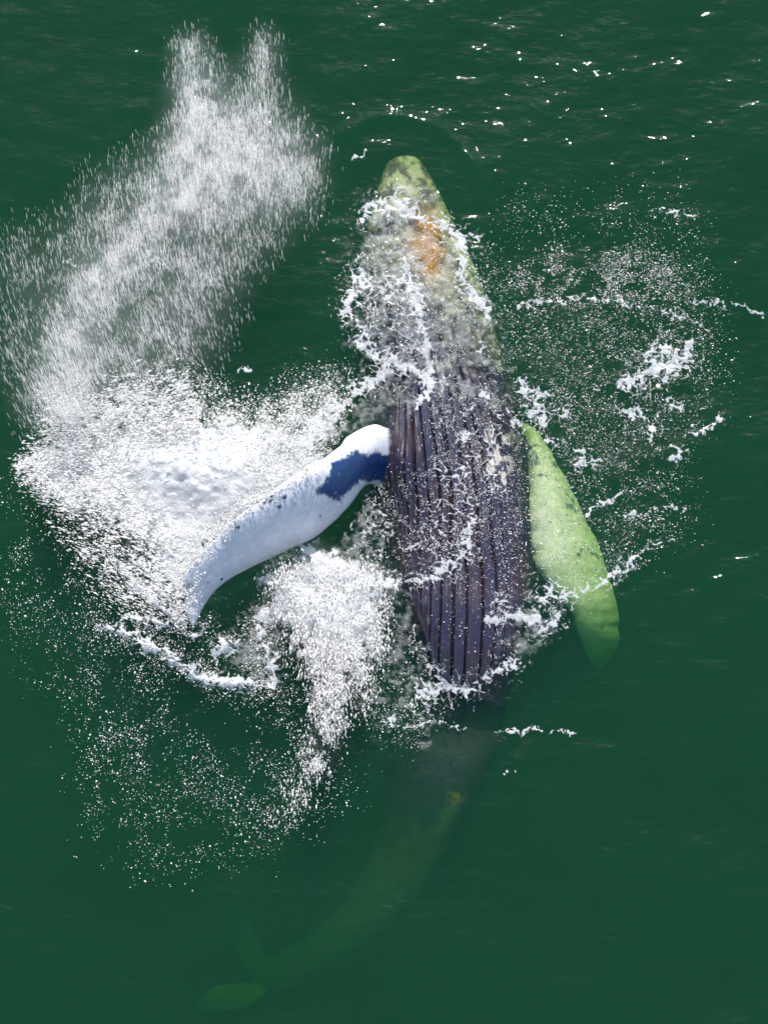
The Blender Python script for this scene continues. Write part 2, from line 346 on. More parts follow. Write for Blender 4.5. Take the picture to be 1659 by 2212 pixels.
def blade(up_edge, lo_edge, z_up, z_lo, thick, nu, nvv, pigf, sharp_tip=True, knob=0.0, seed=0, bow=0.0, wob=0.0):
    """closed lofted flipper between two edge curves"""
    global nv
    a = smooth_curve([(x, y, z, 0) for (x, y), z in zip(up_edge, z_up)], nu); b = smooth_curve([(x, y, z, 0) for (x, y), z in zip(lo_edge, z_lo)], nu)
    u = np.linspace(0, 1, nu)
    kn = knob * (sstep(.45, .8, vnoise(u * 11, u * 0, seed)) - .3)
    A3 = np.c_[np.stack(P(a[:, 0], a[:, 1], a[:, 2]), 1), a[:, 2]]; B3 = np.c_[np.stack(P(b[:, 0], b[:, 1], b[:, 2]), 1), b[:, 2]]
    ch = B3 - A3; L = np.linalg.norm(ch, axis=1)[:, None] + 1e-6; cd = ch / L
    A3 = A3 - cd * kn[:, None]
    ch = B3 - A3
    tg = np.gradient(A3 + ch / 2, axis=0); tg /= np.linalg.norm(tg, axis=1)[:, None] + 1e-9
    nr = np.cross(tg, cd); nr *= np.sign(nr[:, 2:3] + 1e-9); nr /= np.linalg.norm(nr, axis=1)[:, None] + 1e-9
    ph = np.linspace(0, 2 * np.pi, 2 * nvv, endpoint=False)
    v = .5 - .5 * np.cos(ph); tprof = np.sin(ph); tprof = np.sign(tprof) * np.abs(tprof) ** .9 * (1.25 - .7 * v)
    th_ = np.interp(u, np.linspace(0, 1, len(thick)), thick)[:, None]
    Q = A3[:, None] + ch[:, None] * v[None, :, None] + nr[:, None] * (th_ * tprof[None] + bow * (4 * v * (1 - v))[None] * L)[..., None]
    qx, qy = Q[..., 0] * PPM * CAM_H / (CAM_H - Q[..., 2]) + CX, CY - Q[..., 1] * PPM * CAM_H / (CAM_H - Q[..., 2])
    Q[..., 0] += wob * 2 * (fbm(qx / 40, qy / 26, 2, seed + 60) - .5); Q[..., 1] += wob * (fbm(qx / 40, qy / 26, 2, seed + 61) - .5)
    Q[..., 2] += .012 * (fbm(qx / 35, qy / 35, 3, seed + 3) - .5)
    K = nv + np.arange(nu * 2 * nvv).reshape(nu, 2 * nvv); K2 = np.roll(K, -1, 1)
    verts.append(Q.reshape(-1, 3)); pig.append(pigf(qx, qy, u[:, None] + 0 * v[None]).reshape(-1, 3)); wets.append(np.full(Q.shape[0] * Q.shape[1], .08))
    faces.append(np.c_[K[:-1].ravel(), K2[:-1].ravel(), K2[1:].ravel(), K[1:].ravel()])
    nv += nu * 2 * nvv
    mid = 2 * nvv
    for row, fl in ((0, 0), (nu - 1, 1)):
        r = K[row]; q = np.array([[r[i], r[i + 1], r[mid - i - 2], r[mid - i - 1]] for i in range(0, nvv - 1)])
        faces.append(q if fl else q[:, ::-1])
    return Q, nr
white = np.array([.86, .86, .90]); navy = np.array([.018, .06, .18])
def pig_left(qx, qy, u):
    n = fbm(qx / 16, qy / 16, 4, 81, .6)
    fld = look(NAVY, qx, qy)
    col = mixc(np.broadcast_to(white, qx.shape + (3,)), navy, sstep(.34, .70, fld + (n - .5) * 1.1 + (fbm(qx / 4, qy / 4, 2, 88) - .5) * .5))
    rootd = sstep(836, 846, qx + (n - .5) * 14)
    col = mixc(col, np.array([.075, .063, .08]), rootd)
    sc = stroke_pts(qx, qy, [(398, 1295), (402, 1272), (412, 1262)], 4)
    return mixc(col, np.array([.15, .13, .13]), np.clip(sc, 0, 1) * .8)
def stroke_pts(x, y, pts, wd):
    b = np.zeros(x.shape)
    for (x1, y1), (x2, y2) in zip(pts[:-1], pts[1:]):
        dx, dy = x2 - x1, y2 - y1; t = np.clip(((x - x1) * dx + (y - y1) * dy) / (dx * dx + dy * dy), 0, 1)
        b = np.maximum(b, np.exp(-(np.hypot(x - x1 - t * dx, y - y1 - t * dy) / wd) ** 2))
    return b
NAVY = poly([(718, 1000), (750, 985), (785, 972), (815, 974), (850, 980), (850, 1045), (805, 1043), (780, 1040), (752, 1058), (728, 1085), (703, 1072), (680, 1068), (676, 1062), (700, 1040)], 1, 8)
UE = [(900, 950), (850, 930), (803, 928), (747, 958), (700, 992), (655, 1022), (615, 1050), (570, 1082), (521, 1118), (470, 1160), (430, 1206), (404, 1255), (396, 1300), (412, 1350)]
LE = [(900, 1050), (840, 1058), (800, 1045), (777, 1058), (743, 1103), (687, 1155), (638, 1180), (597, 1199), (555, 1219), (503, 1246), (465, 1276), (441, 1308), (430, 1332), (418, 1352)]
zu = [-.45, .02, .42, .80, 1.06, 1.22, 1.32, 1.36, 1.32, 1.20, 1.0, .74, .46, .16]
zl = [-.7, -.35, -.05, .10, .12, .12, .14, .18, .22, .25, .27, .24, .2, .14]
LQ, Lnr = blade(UE, LE, zu, zl, [.17, .17, .16, .14, .12, .10, .08, .06, .04, .02], 420, 48, pig_left, knob=.085, seed=5, bow=.05, wob=.008)
def pig_right(qx, qy, u):
    n = fbm(qx / 30, qy / 30, 4, 91)
    return mixc(np.broadcast_to(np.array([.92, .84, .95]), qx.shape + (3,)), np.array([.5, .5, .48]), sstep(.6, .85, n) * .35)
RU = [(1118, 950), (1132, 958), (1136, 1006), (1140, 1060), (1142, 1110), (1143, 1175), (1157, 1224), (1194, 1277), (1232, 1326), (1252, 1372), (1262, 1410), (1285, 1440)]
RL = [(1140, 928), (1164, 946), (1192, 988), (1216, 1025), (1247, 1080), (1268, 1130), (1292, 1180), (1312, 1235), (1328, 1290), (1336, 1345), (1330, 1400), (1300, 1442)]
rz1 = [-1.3, -1.0, -.72, -.60, -.54, -.54, -.58, -.68, -.85, -1.15, -1.6, -2.3]
rz2 = [-1.4, -1.1, -.92, -.84, -.84, -.88, -.92, -1.0, -1.1, -1.35, -1.75, -2.35]
blade(RU, RL, rz1, rz2, [.24, .24, .22, .2, .18, .14, .1, .05], 300, 36, pig_right, knob=.05, seed=15, bow=.06, wob=.035)
def pig_fl(qx, qy, u):
    n = fbm(qx / 20, qy / 20, 3, 95)
    return mixc(np.broadcast_to(np.array([.12, .13, .12]), qx.shape + (3,)), np.array([.4, .4, .38]), .6 + .3 * n)
# tail flukes, deep below
blade([(590, 2105), (575, 2070), (550, 2020), (530, 1975), (505, 1950)], [(560, 2125), (535, 2100), (512, 2060), (500, 2000), (500, 1955)], [-2.95, -3.1, -3.4, -3.7, -4.0], [-2.95, -3.2, -3.5, -3.8, -4.05], [.08, .06, .02], 60, 12, pig_fl, seed=25)
blade([(560, 2130), (520, 2125), (470, 2130), (440, 2150), (420, 2185)], [(585, 2125), (570, 2150), (530, 2175), (480, 2185), (425, 2190)], [-2.95, -2.8, -2.65, -2.7, -2.9], [-2.95, -2.8, -2.65, -2.7, -2.9], [.08, .06, .02], 60, 12, pig_fl, seed=26)
WV_ = np.concatenate(verts); WF = np.concatenate(faces)
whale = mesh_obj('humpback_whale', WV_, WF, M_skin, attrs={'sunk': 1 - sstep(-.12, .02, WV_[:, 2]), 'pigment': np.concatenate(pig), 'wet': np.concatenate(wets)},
    label='dark whale rolled belly up, one white flipper raised, the other glowing green underwater', category='whale')
# barnacles on the raised flipper
def flipper_pt(px, py):
    top = LQ[:, :48]; qx = top[..., 0] * PPM * CAM_H / (CAM_H - top[..., 2]) + CX; qy = CY - top[..., 1] * PPM * CAM_H / (CAM_H - top[..., 2])
    d = (qx - px) ** 2 + (qy - py) ** 2 ; full = LQ; fqx = full[..., 0] * PPM * CAM_H / (CAM_H - full[..., 2]) + CX; fqy = CY - full[..., 1] * PPM * CAM_H / (CAM_H - full[..., 2])
    d = (fqx - px) ** 2 + (fqy - py) ** 2; cand = np.argwhere(d < 36)
    if len(cand) == 0: cand = [np.unravel_index(d.argmin(), d.shape)]
    i, j = max(cand, key=lambda ij: full[ij[0], ij[1], 2])
    return full[i, j], Lnr[i]
for bx, by, br in [(620, 1077, .032), (603, 1099, .030), (586, 1087, .028), (587, 1077, .024), (575, 1091, .026), (574, 1083, .024), (552, 1076, .03), (512, 1144, .034), (420, 1271, .022), (452, 1262, .014), (480, 1256, .024), (697, 1116, .016), (447, 1147, .02)]:
    p, n = flipper_pt(bx, by); rr = np.array([0.0, .38, .42, .62, .8, 1.0, 1.08]) ; hz = np.array([-.1, -.1, .3, .55, .42, .1, -.25])
    vs = []; m_ = 18
    t1 = np.cross(n, [0, 1, 0.]); t1 /= np.linalg.norm(t1); t2 = np.cross(n, t1)
    for r_, z_ in zip(rr, hz):
        for q in range(m_):
            a_ = 2 * math.pi * q / m_; wv = 1 + .08 * math.sin(a_ * 6) * (r_ > .5)
            vs.append(t1 * math.cos(a_) * r_ * br * wv + t2 * math.sin(a_) * r_ * br * wv + n * z_ * br)
    fs = [[i * m_ + q, i * m_ + (q + 1) % m_, (i + 1) * m_ + (q + 1) % m_, (i + 1) * m_ + q] for i in range(len(rr) - 1) for q in range(m_)]
    o = mesh_obj('barnacle', np.array(vs), np.array(fs), M_barn, parent=whale); o.location = p

# top-down height of the whale for foam lying on it
CS = .02; hx0, hy0 = -7, -9; HM = np.full((900, 700), -9.0)
ii = ((WV_[:, 1] - hy0) / CS).astype(int); jj = ((WV_[:, 0] - hx0) / CS).astype(int)
ok = (ii >= 0) & (ii < 900) & (jj >= 0) & (jj < 700); 
nb_ = np.arange(len(WV_)) < NS * NT
np.maximum.at(HM, (ii[ok & nb_], jj[ok & nb_]), WV_[ok & nb_, 2])
for _ in range(2):
    q = HM.copy()
    for dy, dx in ((0, 1), (0, -1), (1, 0), (-1, 0)): q = np.maximum(q, np.roll(HM, (dy, dx), (0, 1)))
    HM = q
HML = HM.copy(); ok2 = ok & (np.arange(len(WV_)) < NS * NT + 420 * 96)
def ground(x, y):
    z, _ = sea(x, y)
    i = np.clip(((y - hy0) / CS).astype(int), 0, 899); j = np.clip(((x - hx0) / CS).astype(int), 0, 699)
    return np.maximum(z, HM[i, j])

# ---------------------------------------------------------------- foam sheets (height field cut by a lacy pattern)
def foam_sheet(name, D, mat, label, cs=1.5, hgt=.035, thr=.5, lace=26, seed=0, lift=None, box=None, amp=1.0, fine=5.0, cell_w=.55, jit=1.0, soft=.12):
    x0, y0, x1, y1 = box or (0, 0, 1659, 2212)
    gx = np.arange(x0, x1, cs); gy = np.arange(y0, y1, cs); px, py = np.meshgrid(gx, gy)
    jx = 9 * (fbm(px / 34, py / 34, 3, seed + 11) - .5) * 2 + 5 * (vnoise(px / 9, py / 9, seed + 12) - .5) * 2
    jy = 9 * (fbm(px / 34, py / 34, 3, seed + 13) - .5) * 2 + 5 * (vnoise(px / 9, py / 9, seed + 14) - .5) * 2
    d = look(D, px + jx * jit, py + jy * jit)
    wx = px + 16 * (fbm(px / 30, py / 30, 3, seed + 1) - .5) * 2; wy = py + 16 * (fbm(px / 30, py / 30, 3, seed + 2) - .5) * 2
    f1, f2 = cell(wx / lace, wy / lace, seed); e1 = 1 - np.clip((f2 - f1) / .45, 0, 1)
    g1, g2 = cell(wx / (lace * .38), wy / (lace * .38), seed + 5); e2 = 1 - np.clip((g2 - g1) / .5, 0, 1)
    nz = fbm(px / 14, py / 14, 4, seed + 3, .6)
    tex = cell_w * (.6 * e1 + .4 * e2) + (1 - cell_w) * nz
    tex = (tex - tex.mean()) / tex.std()
    f = d + amp * (.20 * tex + .30 * (vnoise(px / fine, py / fine, seed + 4) - .5) + .25 * (vnoise(px / fine / 3.3, py / fine / 3.3, seed + 40) - .5))
    f = np.where(d > .05, f, 0)
    m = f > thr - soft * .4
    cov = sstep(thr - soft * .4, thr + soft * .6, f)
    keep = m[:-1, :-1] | m[1:, :-1] | m[:-1, 1:] | m[1:, 1:]
    x, y = P(px, py, 0)
    used = np.zeros(m.shape, bool); used[:-1, :-1] |= keep; used[1:, :-1] |= keep; used[:-1, 1:] |= keep; used[1:, 1:] |= keep
    z = np.zeros_like(x); z[used] = ground(x[used], y[used])
    ex = np.clip(f - thr, -.15, .9)
    z = z + hgt * np.sign(ex) * np.abs(ex) ** .6 * (0.7 + .6 * vnoise(px / 5, py / 5, seed + 8)) + .004
    if lift is not None: z = z + look(lift, px, py) * (.55 + .9 * fbm(px / 55, py / 55, 3, seed + 6, .45))
    idx = np.full(m.shape, -1); idx[used] = np.arange(used.sum())
    a, b, c_, d_ = idx[:-1, :-1][keep], idx[1:, :-1][keep], idx[1:, 1:][keep], idx[:-1, 1:][keep]
    # keep the picture ray through each vertex's own height
    zz_ = z[used]; x_, y_ = P(px[used], py[used], zz_)
    return mesh_obj(name, np.c_[x_, y_, zz_], np.c_[a, b, c_, d_], mat, attrs={'cover': cov[used]}, kind='stuff', label=label, category='foam')

# lacy sea foam around the head, belly and to the right
FO = fmax(
    stroke([(782, 470), (800, 445), (850, 432), (885, 452), (922, 472), (962, 492), (990, 510), (998, 550), (990, 592)], [8, 10, 16, 14, 11, 9, 8, 7, 5]),
    stroke([(820, 460), (870, 440), (900, 460)], [16, 22, 14], .85),
    stroke([(775, 585), (768, 625), (742, 648), (742, 675), (775, 700), (798, 735)], [8, 13, 8, 8, 10, 6], 1.0),
    stroke([(768, 600), (800, 628), (850, 622), (890, 600)], [14, 10, 7, 4], .9),
    stroke([(872, 560), (880, 598), (902, 638), (912, 680), (908, 722), (922, 768), (932, 800), (928, 842), (905, 880)], [5, 12, 20, 13, 9, 8, 13, 11, 6], 1.1),
    stroke([(770, 738), (820, 772), (868, 796), (925, 803)], [8, 9, 12, 12], 1.0),
    poly([(800, 600), (900, 600), (915, 800), (860, 800), (790, 740)], .34, 18),
    poly([(790, 430), (900, 420), (950, 520), (900, 600), (800, 580)], .22, 20),
    stroke([(1000, 520), (1005, 600), (1045, 652), (1052, 705)], [7, 5, 10, 5], .9),
    stroke([(992, 622), (1040, 650)], [5, 12], .9), stroke([(1022, 510), (1026, 511)], 7, 1.1),
    stroke([(1040, 740), (1048, 775), (1052, 790)], 5, .9), stroke([(1040, 850), (1070, 880)], 7, .9), stroke([(1085, 870), (1060, 950), (1075, 1070)], [6, 16, 12], .52),
    stroke([(640, 1000), (672, 945), (700, 905), (735, 868), (775, 843), (820, 812), (865, 795), (925, 802)], [24, 20, 16, 13, 11, 12, 10, 9], 1.15),
    # right hand patches
    stroke([(1342, 832), (1375, 818), (1400, 800), (1440, 792), (1482, 770), (1500, 742)], [9, 12, 10, 12, 12, 9], .95),
    stroke([(1395, 765), (1425, 742), (1450, 760)], [7, 11, 10], .85), stroke([(1440, 800), (1420, 835)], 5, .8),
    stroke([(1360, 890), (1375, 900), (1372, 905)], 9, .95), stroke([(1385, 885), (1408, 920), (1400, 950)], 6, .85), stroke([(1445, 865), (1470, 880)], 6, .8),
    stroke([(1455, 960), (1462, 980), (1450, 990)], 6, .85), stroke([(1285, 985), (1290, 995)], 6, .9), stroke([(1240, 970), (1260, 988)], 5, .9), stroke([(1240, 1005), (1285, 1008)], 6, .7),
    stroke([(1125, 830), (1150, 850), (1188, 848)], [6, 9, 7], .9), stroke([(1150, 845), (1158, 880), (1145, 900)], 7, .85), stroke([(1170, 880), (1178, 900), (1168, 930)], 6, .85),
    stroke([(1110, 915), (1130, 925)], 7, .9), stroke([(1100, 880), (1120, 900)], 5, .7), stroke([(1210, 880), (1222, 900)], 4, .8),
    stroke([(1180, 955), (1200, 965), (1205, 955)], 6, .8),
    # below the belly
    stroke([(1052, 1345), (1090, 1330), (1140, 1332), (1165, 1345)], [10, 12, 11, 6], 1.05), stroke([(1165, 1365), (1195, 1345), (1200, 1325)], [8, 8, 4], .9), stroke([(1060, 1300), (1100, 1285)], 5, .8),
    stroke([(900, 1495), (935, 1488), (965, 1490), (1010, 1495), (1040, 1470), (1080, 1450), (1115, 1432), (1120, 1445)], [10, 13, 10, 8, 7, 9, 12, 7], 1.0),
    stroke([(1010, 1480), (1015, 1500)], 8, 1.0), stroke([(845, 1545), (850, 1560)], 6, .9), stroke([(890, 1545), (920, 1525)], 6, .7), stroke([(900, 1540), (930, 1510)], 7, .7),
    stroke([(890, 1350), (905, 1400), (935, 1450), (968, 1485)], [3, 5, 6, 5], .75),
    # water pouring over the belly and its torn edge
    stroke([(810, 1270), (860, 1255), (905, 1258), (950, 1238), (985, 1210), (1005, 1185), (1015, 1150), (1025, 1120)], [11, 9, 9, 9, 8, 9, 8, 5], .95),
    poly([(880, 1230), (1010, 1190), (1050, 1040), (980, 950), (900, 1000)], .27, 25),
    poly([(920, 880), (1080, 860), (1110, 1060), (1000, 1100)], .2, 25),
    poly([(800, 1070), (850, 1060), (840, 1180), (800, 1240), (770, 1100)], .34, 16),
    stroke([(760, 1240), (790, 1150), (800, 1100)], [8, 10, 8], .5),
    stroke([(1180, 1278), (1200, 1285), (1250, 1285), (1305, 1250), (1345, 1225), (1400, 1190), (1430, 1165)], [9, 10, 5, 7, 6, 4, 3], .72),
    stroke([(1165, 1300), (1190, 1290)], 7, .8),
)
FO = fmax(FO * .80, blur(FO, 10) * .80, blur(FO, 26) * .66) * (1 + .22 * (FXX > 1100))
FO = fmax(FO, stroke([(1480, 640), (1560, 658), (1645, 676)], 4, .62), stroke([(1330, 1120), (1400, 1105), (1482, 1104)], 4, .6), stroke([(1070, 1582), (1140, 1579), (1180, 1583), (1240, 1586)], [2, 3.5, 2, 5], .8),  # thin white strokes laid on the water as painted sun glints
          stroke([(1088, 1666), (1122, 1660)], 3, .75), stroke([(1495, 935), (1560, 905)], 4, .72), stroke([(1425, 457), (1500, 462)], 3.5, .72), stroke([(870, 1575), (930, 1560), (1000, 1566)], 3.5, .66), stroke([(1240, 1130), (1350, 1060)], 4, .6),
          stroke([(1120, 660), (1250, 640), (1400, 660), (1520, 700)], 6, .55), stroke([(760, 350), (800, 326)], 2.5, .7), stroke([(440, 590), (480, 620)], 3, .66), stroke([(520, 795), (545, 793)], 4, .7), stroke([(325, 555), (350, 565)], 4, .7), stroke([(130, 565), (160, 575)], 3, .66))
FO = FO * (1 - .9 * np.clip(poly([(840, 890), (925, 890), (915, 1010), (845, 1020)], 1, 10), 0, 1))
foam_sheet('sea_foam', FO, M_foam, 'lacy white foam strung around the whale and over the dark water beside it, with thin white strokes painted as sun glints', seed=3, lace=18, hgt=.006, amp=1.15, jit=1.3, cs=1.2, fine=5.0, cell_w=.78, soft=.34)

# ring of thin torn water at the flipper tip
FR = fmax(stroke([(215, 1350), (265, 1365), (310, 1392), (350, 1405), (385, 1425), (425, 1462), (480, 1475), (540, 1475), (590, 1488)], [6, 14, 20, 14, 12, 14, 16, 12, 7], .8),
          stroke([(270, 1335), (330, 1345), (390, 1350)], [8, 14, 8], .6), stroke([(590, 1485), (588, 1430), (565, 1390), (555, 1350), (580, 1320)], [7, 16, 15, 13, 16], .72),
          stroke([(480, 1400), (500, 1385)], [22, 16], .85), stroke([(350, 1425), (400, 1430), (440, 1460)], 9, .7),
          stroke([(400, 1370), (430, 1380), (440, 1350)], [8, 10, 8], .6),
          stroke([(262, 1225), (300, 1270), (350, 1310), (400, 1345)], [12, 16, 14, 10], .8), poly([(280, 1180), (400, 1130), (420, 1200), (395, 1310), (330, 1290)], .55, 14))
foam_sheet('splash_ring', FR, M_splash, 'broken white ring of splashed water around the tip of the raised flipper', seed=33, lace=24, hgt=.025, amp=1.1, soft=.3, lift=FR * .15, box=(150, 1100, 660, 1560), cell_w=.8)

# big burst of white water thrown out to the left
FS = fmax(poly([(60, 1010), (150, 955), (260, 925), (380, 905), (470, 915), (560, 935), (640, 960), (700, 950), (690, 1005), (630, 1050), (570, 1085), (520, 1120), (470, 1165), (430, 1210), (395, 1290), (350, 1230), (330, 1150), (240, 1120), (140, 1080)], .72, 18),
          poly([(240, 960), (420, 950), (560, 1010), (600, 1050), (540, 1100), (460, 1150), (380, 1130), (280, 1060)], 1.15, 24),
          stroke([(360, 1120), (400, 1180), (410, 1260)], [40, 30, 14], .9), stroke([(520, 940), (600, 960), (660, 960), (720, 900)], [24, 26, 22, 14], .7))
LS = 1.0 * fmax(poly([(150, 980), (420, 930), (560, 1000), (600, 1040), (540, 1090), (400, 1120), (260, 1060)], .85, 40), FS * .25)
FS = fmax(FS * 1.12, blur(FS, 22) * 1.05)
foam_sheet('splash', FS, M_splash, 'big fan of white water bursting out left of the raised flipper', seed=53, lace=22, hgt=.02, amp=.75, thr=.33, lift=blur(LS, 25) * .5, box=(20, 850, 760, 1330), cell_w=.25, soft=.5)
# white water boiling below the flipper
FB = fmax(poly([(600, 1250), (660, 1210), (740, 1220), (810, 1250), (815, 1330), (795, 1420), (760, 1470), (700, 1440), (660, 1370), (600, 1320)], .82, 16),
          poly([(640, 1270), (760, 1260), (800, 1330), (780, 1400), (700, 1390)], 1.1, 18),
          stroke([(655, 1180), (690, 1205), (740, 1230), (800, 1262), (850, 1258)], [10, 18, 18, 14, 10], .85), stroke([(575, 1250), (610, 1240), (650, 1250)], [10, 16, 16], .65),
          stroke([(735, 1440), (730, 1490)], [40, 24], .6), stroke([(560, 1330), (600, 1330), (640, 1310)], [16, 20, 20], .6))
FB = fmax(FB * 1.05, blur(FB, 18)) * (1 - .3 * sstep(1330, 1480, FYY))
foam_sheet('splash', FB, M_splash, 'white water boiling up between the raised flipper and the belly', seed=73, lace=20, hgt=.02, amp=.75, thr=.40, lift=blur(FB, 20) * .35, box=(520, 1150, 880, 1560), cell_w=.25, soft=.45)

# ---------------------------------------------------------------- airborne drops
OV = np.array([(1, 0, 0), (-1, 0, 0), (0, 1, 0), (0, -1, 0), (0, 0, 1), (0, 0, -1)], float)
OF = np.array([(0, 2, 4), (2, 1, 4), (1, 3, 4), (3, 0, 4), (2, 0, 5), (1, 2, 5), (3, 1, 5), (0, 3, 5)])
def sample(D, n, box=None, clump=0.0, cscale=40, seed=0):
    d = D.copy()
    if box: d *= (FXX > box[0]) & (FXX < box[2]) & (FYY > box[1]) & (FYY < box[3])
    if clump: d = d * np.clip(1 + clump * (fbm(FXX / cscale, FYY / cscale, 4, seed, .65) - .5) * 4, 0.02, None)
    p = d.ravel(); p = np.where(p > .008, p, 0); cs = np.cumsum(p); cs /= cs[-1]
    k_ = np.searchsorted(cs, rng.random(n))
    return FXX.ravel()[k_] + rng.uniform(-GR / 2, GR / 2, n), FYY.ravel()[k_] + rng.uniform(-GR / 2, GR / 2, n)
def drops(name, px, py, z, size, stretch, ang, mat, label, tilt=0.35, parent=None):
    """ang = direction of travel in the picture plane (radians from +x)"""
    n = len(px); x, y = P(px, py, z)
    size = np.broadcast_to(size, (n,)); stretch = np.broadcast_to(stretch, (n,)); ang = np.broadcast_to(ang, (n,))
    a = ang + rng.normal(0, .07, n); e = rng.normal(tilt, .15, n)
    d = np.c_[np.cos(a) * np.cos(e), np.sin(a) * np.cos(e), np.sin(e)]
    s = np.c_[-np.sin(a), np.cos(a), np.zeros(n)]; t = np.cross(d, s)
    c0_ = np.c_[x, y, z]
    VV = c0_[:, None] + (d[:, None] * (OV[None, :, 0:1] * stretch[:, None, None]) + s[:, None] * OV[None, :, 1:2] + t[:, None] * OV[None, :, 2:3]) * size[:, None, None] 
    FF = (OF[None] + (np.arange(n) * 6)[:, None, None]).reshape(-1, 3)
    return mesh_obj(name, VV.reshape(-1, 3), FF, mat, kind='stuff', label=label, category='spray')
def lognorm(m, s, n, lo, hi): return np.clip(m * np.exp(rng.normal(0, s, n)), lo, hi)

# tall curtain of spray, upper left
D1 = fmax(stroke([(412, 90), (416, 150), (422, 220), (412, 320), (400, 440)], [9, 13, 16, 26, 46], 1.15),
          stroke([(572, 60), (568, 120), (560, 200), (560, 290)], [7, 14, 20, 44], .5),
          stroke([(455, 160), (470, 230), (490, 300)], [14, 26, 50], .55),
          poly([(390, 260), (480, 230), (560, 240), (640, 290), (680, 350), (640, 430), (540, 470), (400, 480), (360, 360)], .55, 26),
          poly([(370, 320), (600, 330), (620, 400), (390, 440)], .72, 30),
          stroke([(400, 400), (330, 500), (240, 590), (180, 690), (150, 800), (140, 870)], [60, 62, 60, 60, 66, 60], .62),
          poly([(220, 390), (380, 320), (680, 330), (660, 440), (520, 580), (450, 740), (400, 840), (90, 900), (60, 720), (140, 520)], .24, 40),
          poly([(0, 480), (150, 500), (120, 900), (0, 860)], .13, 45), stroke([(340, 760), (400, 700), (420, 560)], [40, 40, 40], .35))
D1 = fmax(blur(D1, 14), blur(D1, 26) * .9)
def fall(px, py): return R(-90) + np.clip((py - 420) / 500, 0, 1) * R(22) + np.clip((px - 600) / 200, -.3, .6) * R(-8)
n = 17000; px, py = sample(D1 ** 1.25, n, clump=.8, seed=5)
z = rng.uniform(.2, 1.5, n)
drops('water_spray', px, py, z, lognorm(.0042, .4, n, .0025, .010), rng.uniform(5, 12, n), fall(px, py), M_curtain, 'tall curtain of white spray falling over the dark water at upper left', tilt=-.5)
n = 22000; px, py = sample(D1 ** 1.2, n, clump=1.0, seed=5)
drops('mist', px, py, rng.uniform(.2, 1.4, n), lognorm(.0045, .3, n, .002, .010), rng.uniform(3, 8, n), fall(px, py), M_mist, 'fine pale mist hanging inside the tall spray at upper left', tilt=-.5)

# fan thrown left
CORE = poly([(230, 960), (420, 940), (570, 1010), (610, 1045), (540, 1100), (460, 1160), (400, 1150), (280, 1070)], 1, 25)
D2 = fmax(poly([(38, 1012), (100, 965), (200, 920), (380, 880), (560, 900), (700, 850), (740, 880), (660, 1010), (560, 1100), (460, 1170), (330, 1170), (230, 1130), (130, 1090)], .75, 16),
          poly([(100, 880), (400, 820), (560, 900), (400, 980), (120, 970)], .5, 30), poly([(200, 940), (420, 930), (580, 1020), (500, 1110), (340, 1080)], 1.0, 25),
          poly([(110, 1080), (330, 1150), (420, 1330), (300, 1340), (200, 1240)], .22, 25), stroke([(500, 930), (600, 890), (700, 850)], 40, .35))
D2 = blur(D2, 10) * (1 - .93 * np.clip(CORE, 0, 1)) * (1 - .5 * np.clip(FS, 0, 1))
n = 36000; px, py = sample(D2 ** 1.2, n, clump=.8, cscale=30, seed=15)
ang = np.arctan2(-(py - 1120), (px - 520)) ; ang = np.where(px < 420, R(180) - (py - 1010) / 420 * 1.2 * -1 * -1 * .6, rng.uniform(0, 6.28, n))
z = rng.uniform(.1, .6, n)
drops('water_spray', px, py, z, lognorm(.0052, .5, n, .0025, .018), np.where(px < 430, rng.uniform(1.5, 5, n), rng.uniform(1, 1.8, n)), ang, M_streak, 'dense fan of droplets shooting left from the white flipper', tilt=.2)

D7 = fmax(stroke([(690, 985), (655, 1012), (615, 1040), (570, 1072), (520, 1110), (470, 1150), (428, 1200), (398, 1250), (388, 1300), (400, 1345)], [6, 10, 12, 15, 17, 19, 19, 18, 16, 12], 1.0), stroke([(408, 1240), (412, 1330)], 14, .6))
n = 4000; px, py = sample(D7, n, clump=1.3, cscale=24, seed=65)
zf = np.interp(px, [390, 410, 430, 470, 560, 700], [.45, .8, 1.15, 1.4, 1.55, 1.4])
drops('water_spray', px, py, zf + rng.uniform(0, .15, n), lognorm(.0048, .5, n, .0025, .016), rng.uniform(1, 2.5, n), R(150) + rng.normal(0, .5, n), M_drop, 'froth of droplets breaking over the outer edge of the white flipper', tilt=.2)

# falling drops below the flipper
D3 = fmax(stroke([(735, 1380), (735, 1450), (715, 1540), (690, 1640)], [50, 42, 36, 30], .62), stroke([(690, 1600), (640, 1720), (610, 1780)], [34, 40, 34], .16),
          stroke([(728, 1440), (722, 1500), (708, 1580)], [16, 15, 10], 1.1), stroke([(760, 1400), (790, 1520)], [22, 30], .3),
          stroke([(700, 1420), (690, 1500), (672, 1600)], [12, 14, 12], .5),
          poly([(590, 1230), (820, 1240), (810, 1420), (740, 1480), (640, 1420)], .6, 24))
D3 = blur(D3, 8) * (1 - .35 * sstep(1430, 1560, FYY)) * (1 - .8 * np.clip(poly([(630, 1250), (800, 1250), (795, 1390), (720, 1420), (640, 1350)], 1, 20), 0, 1))
n = 15000; px, py = sample(D3 ** 1.3, n, clump=1.0, cscale=34, seed=25)
drops('water_spray', px, py, rng.uniform(.1, .9, n), lognorm(.0048, .55, n, .002, .018), rng.uniform(1.5, 4.5, n), R(-92) + (px - 700) * .0012, M_drop, 'stream of white droplets falling below the boiling splash at the belly', tilt=-.3)

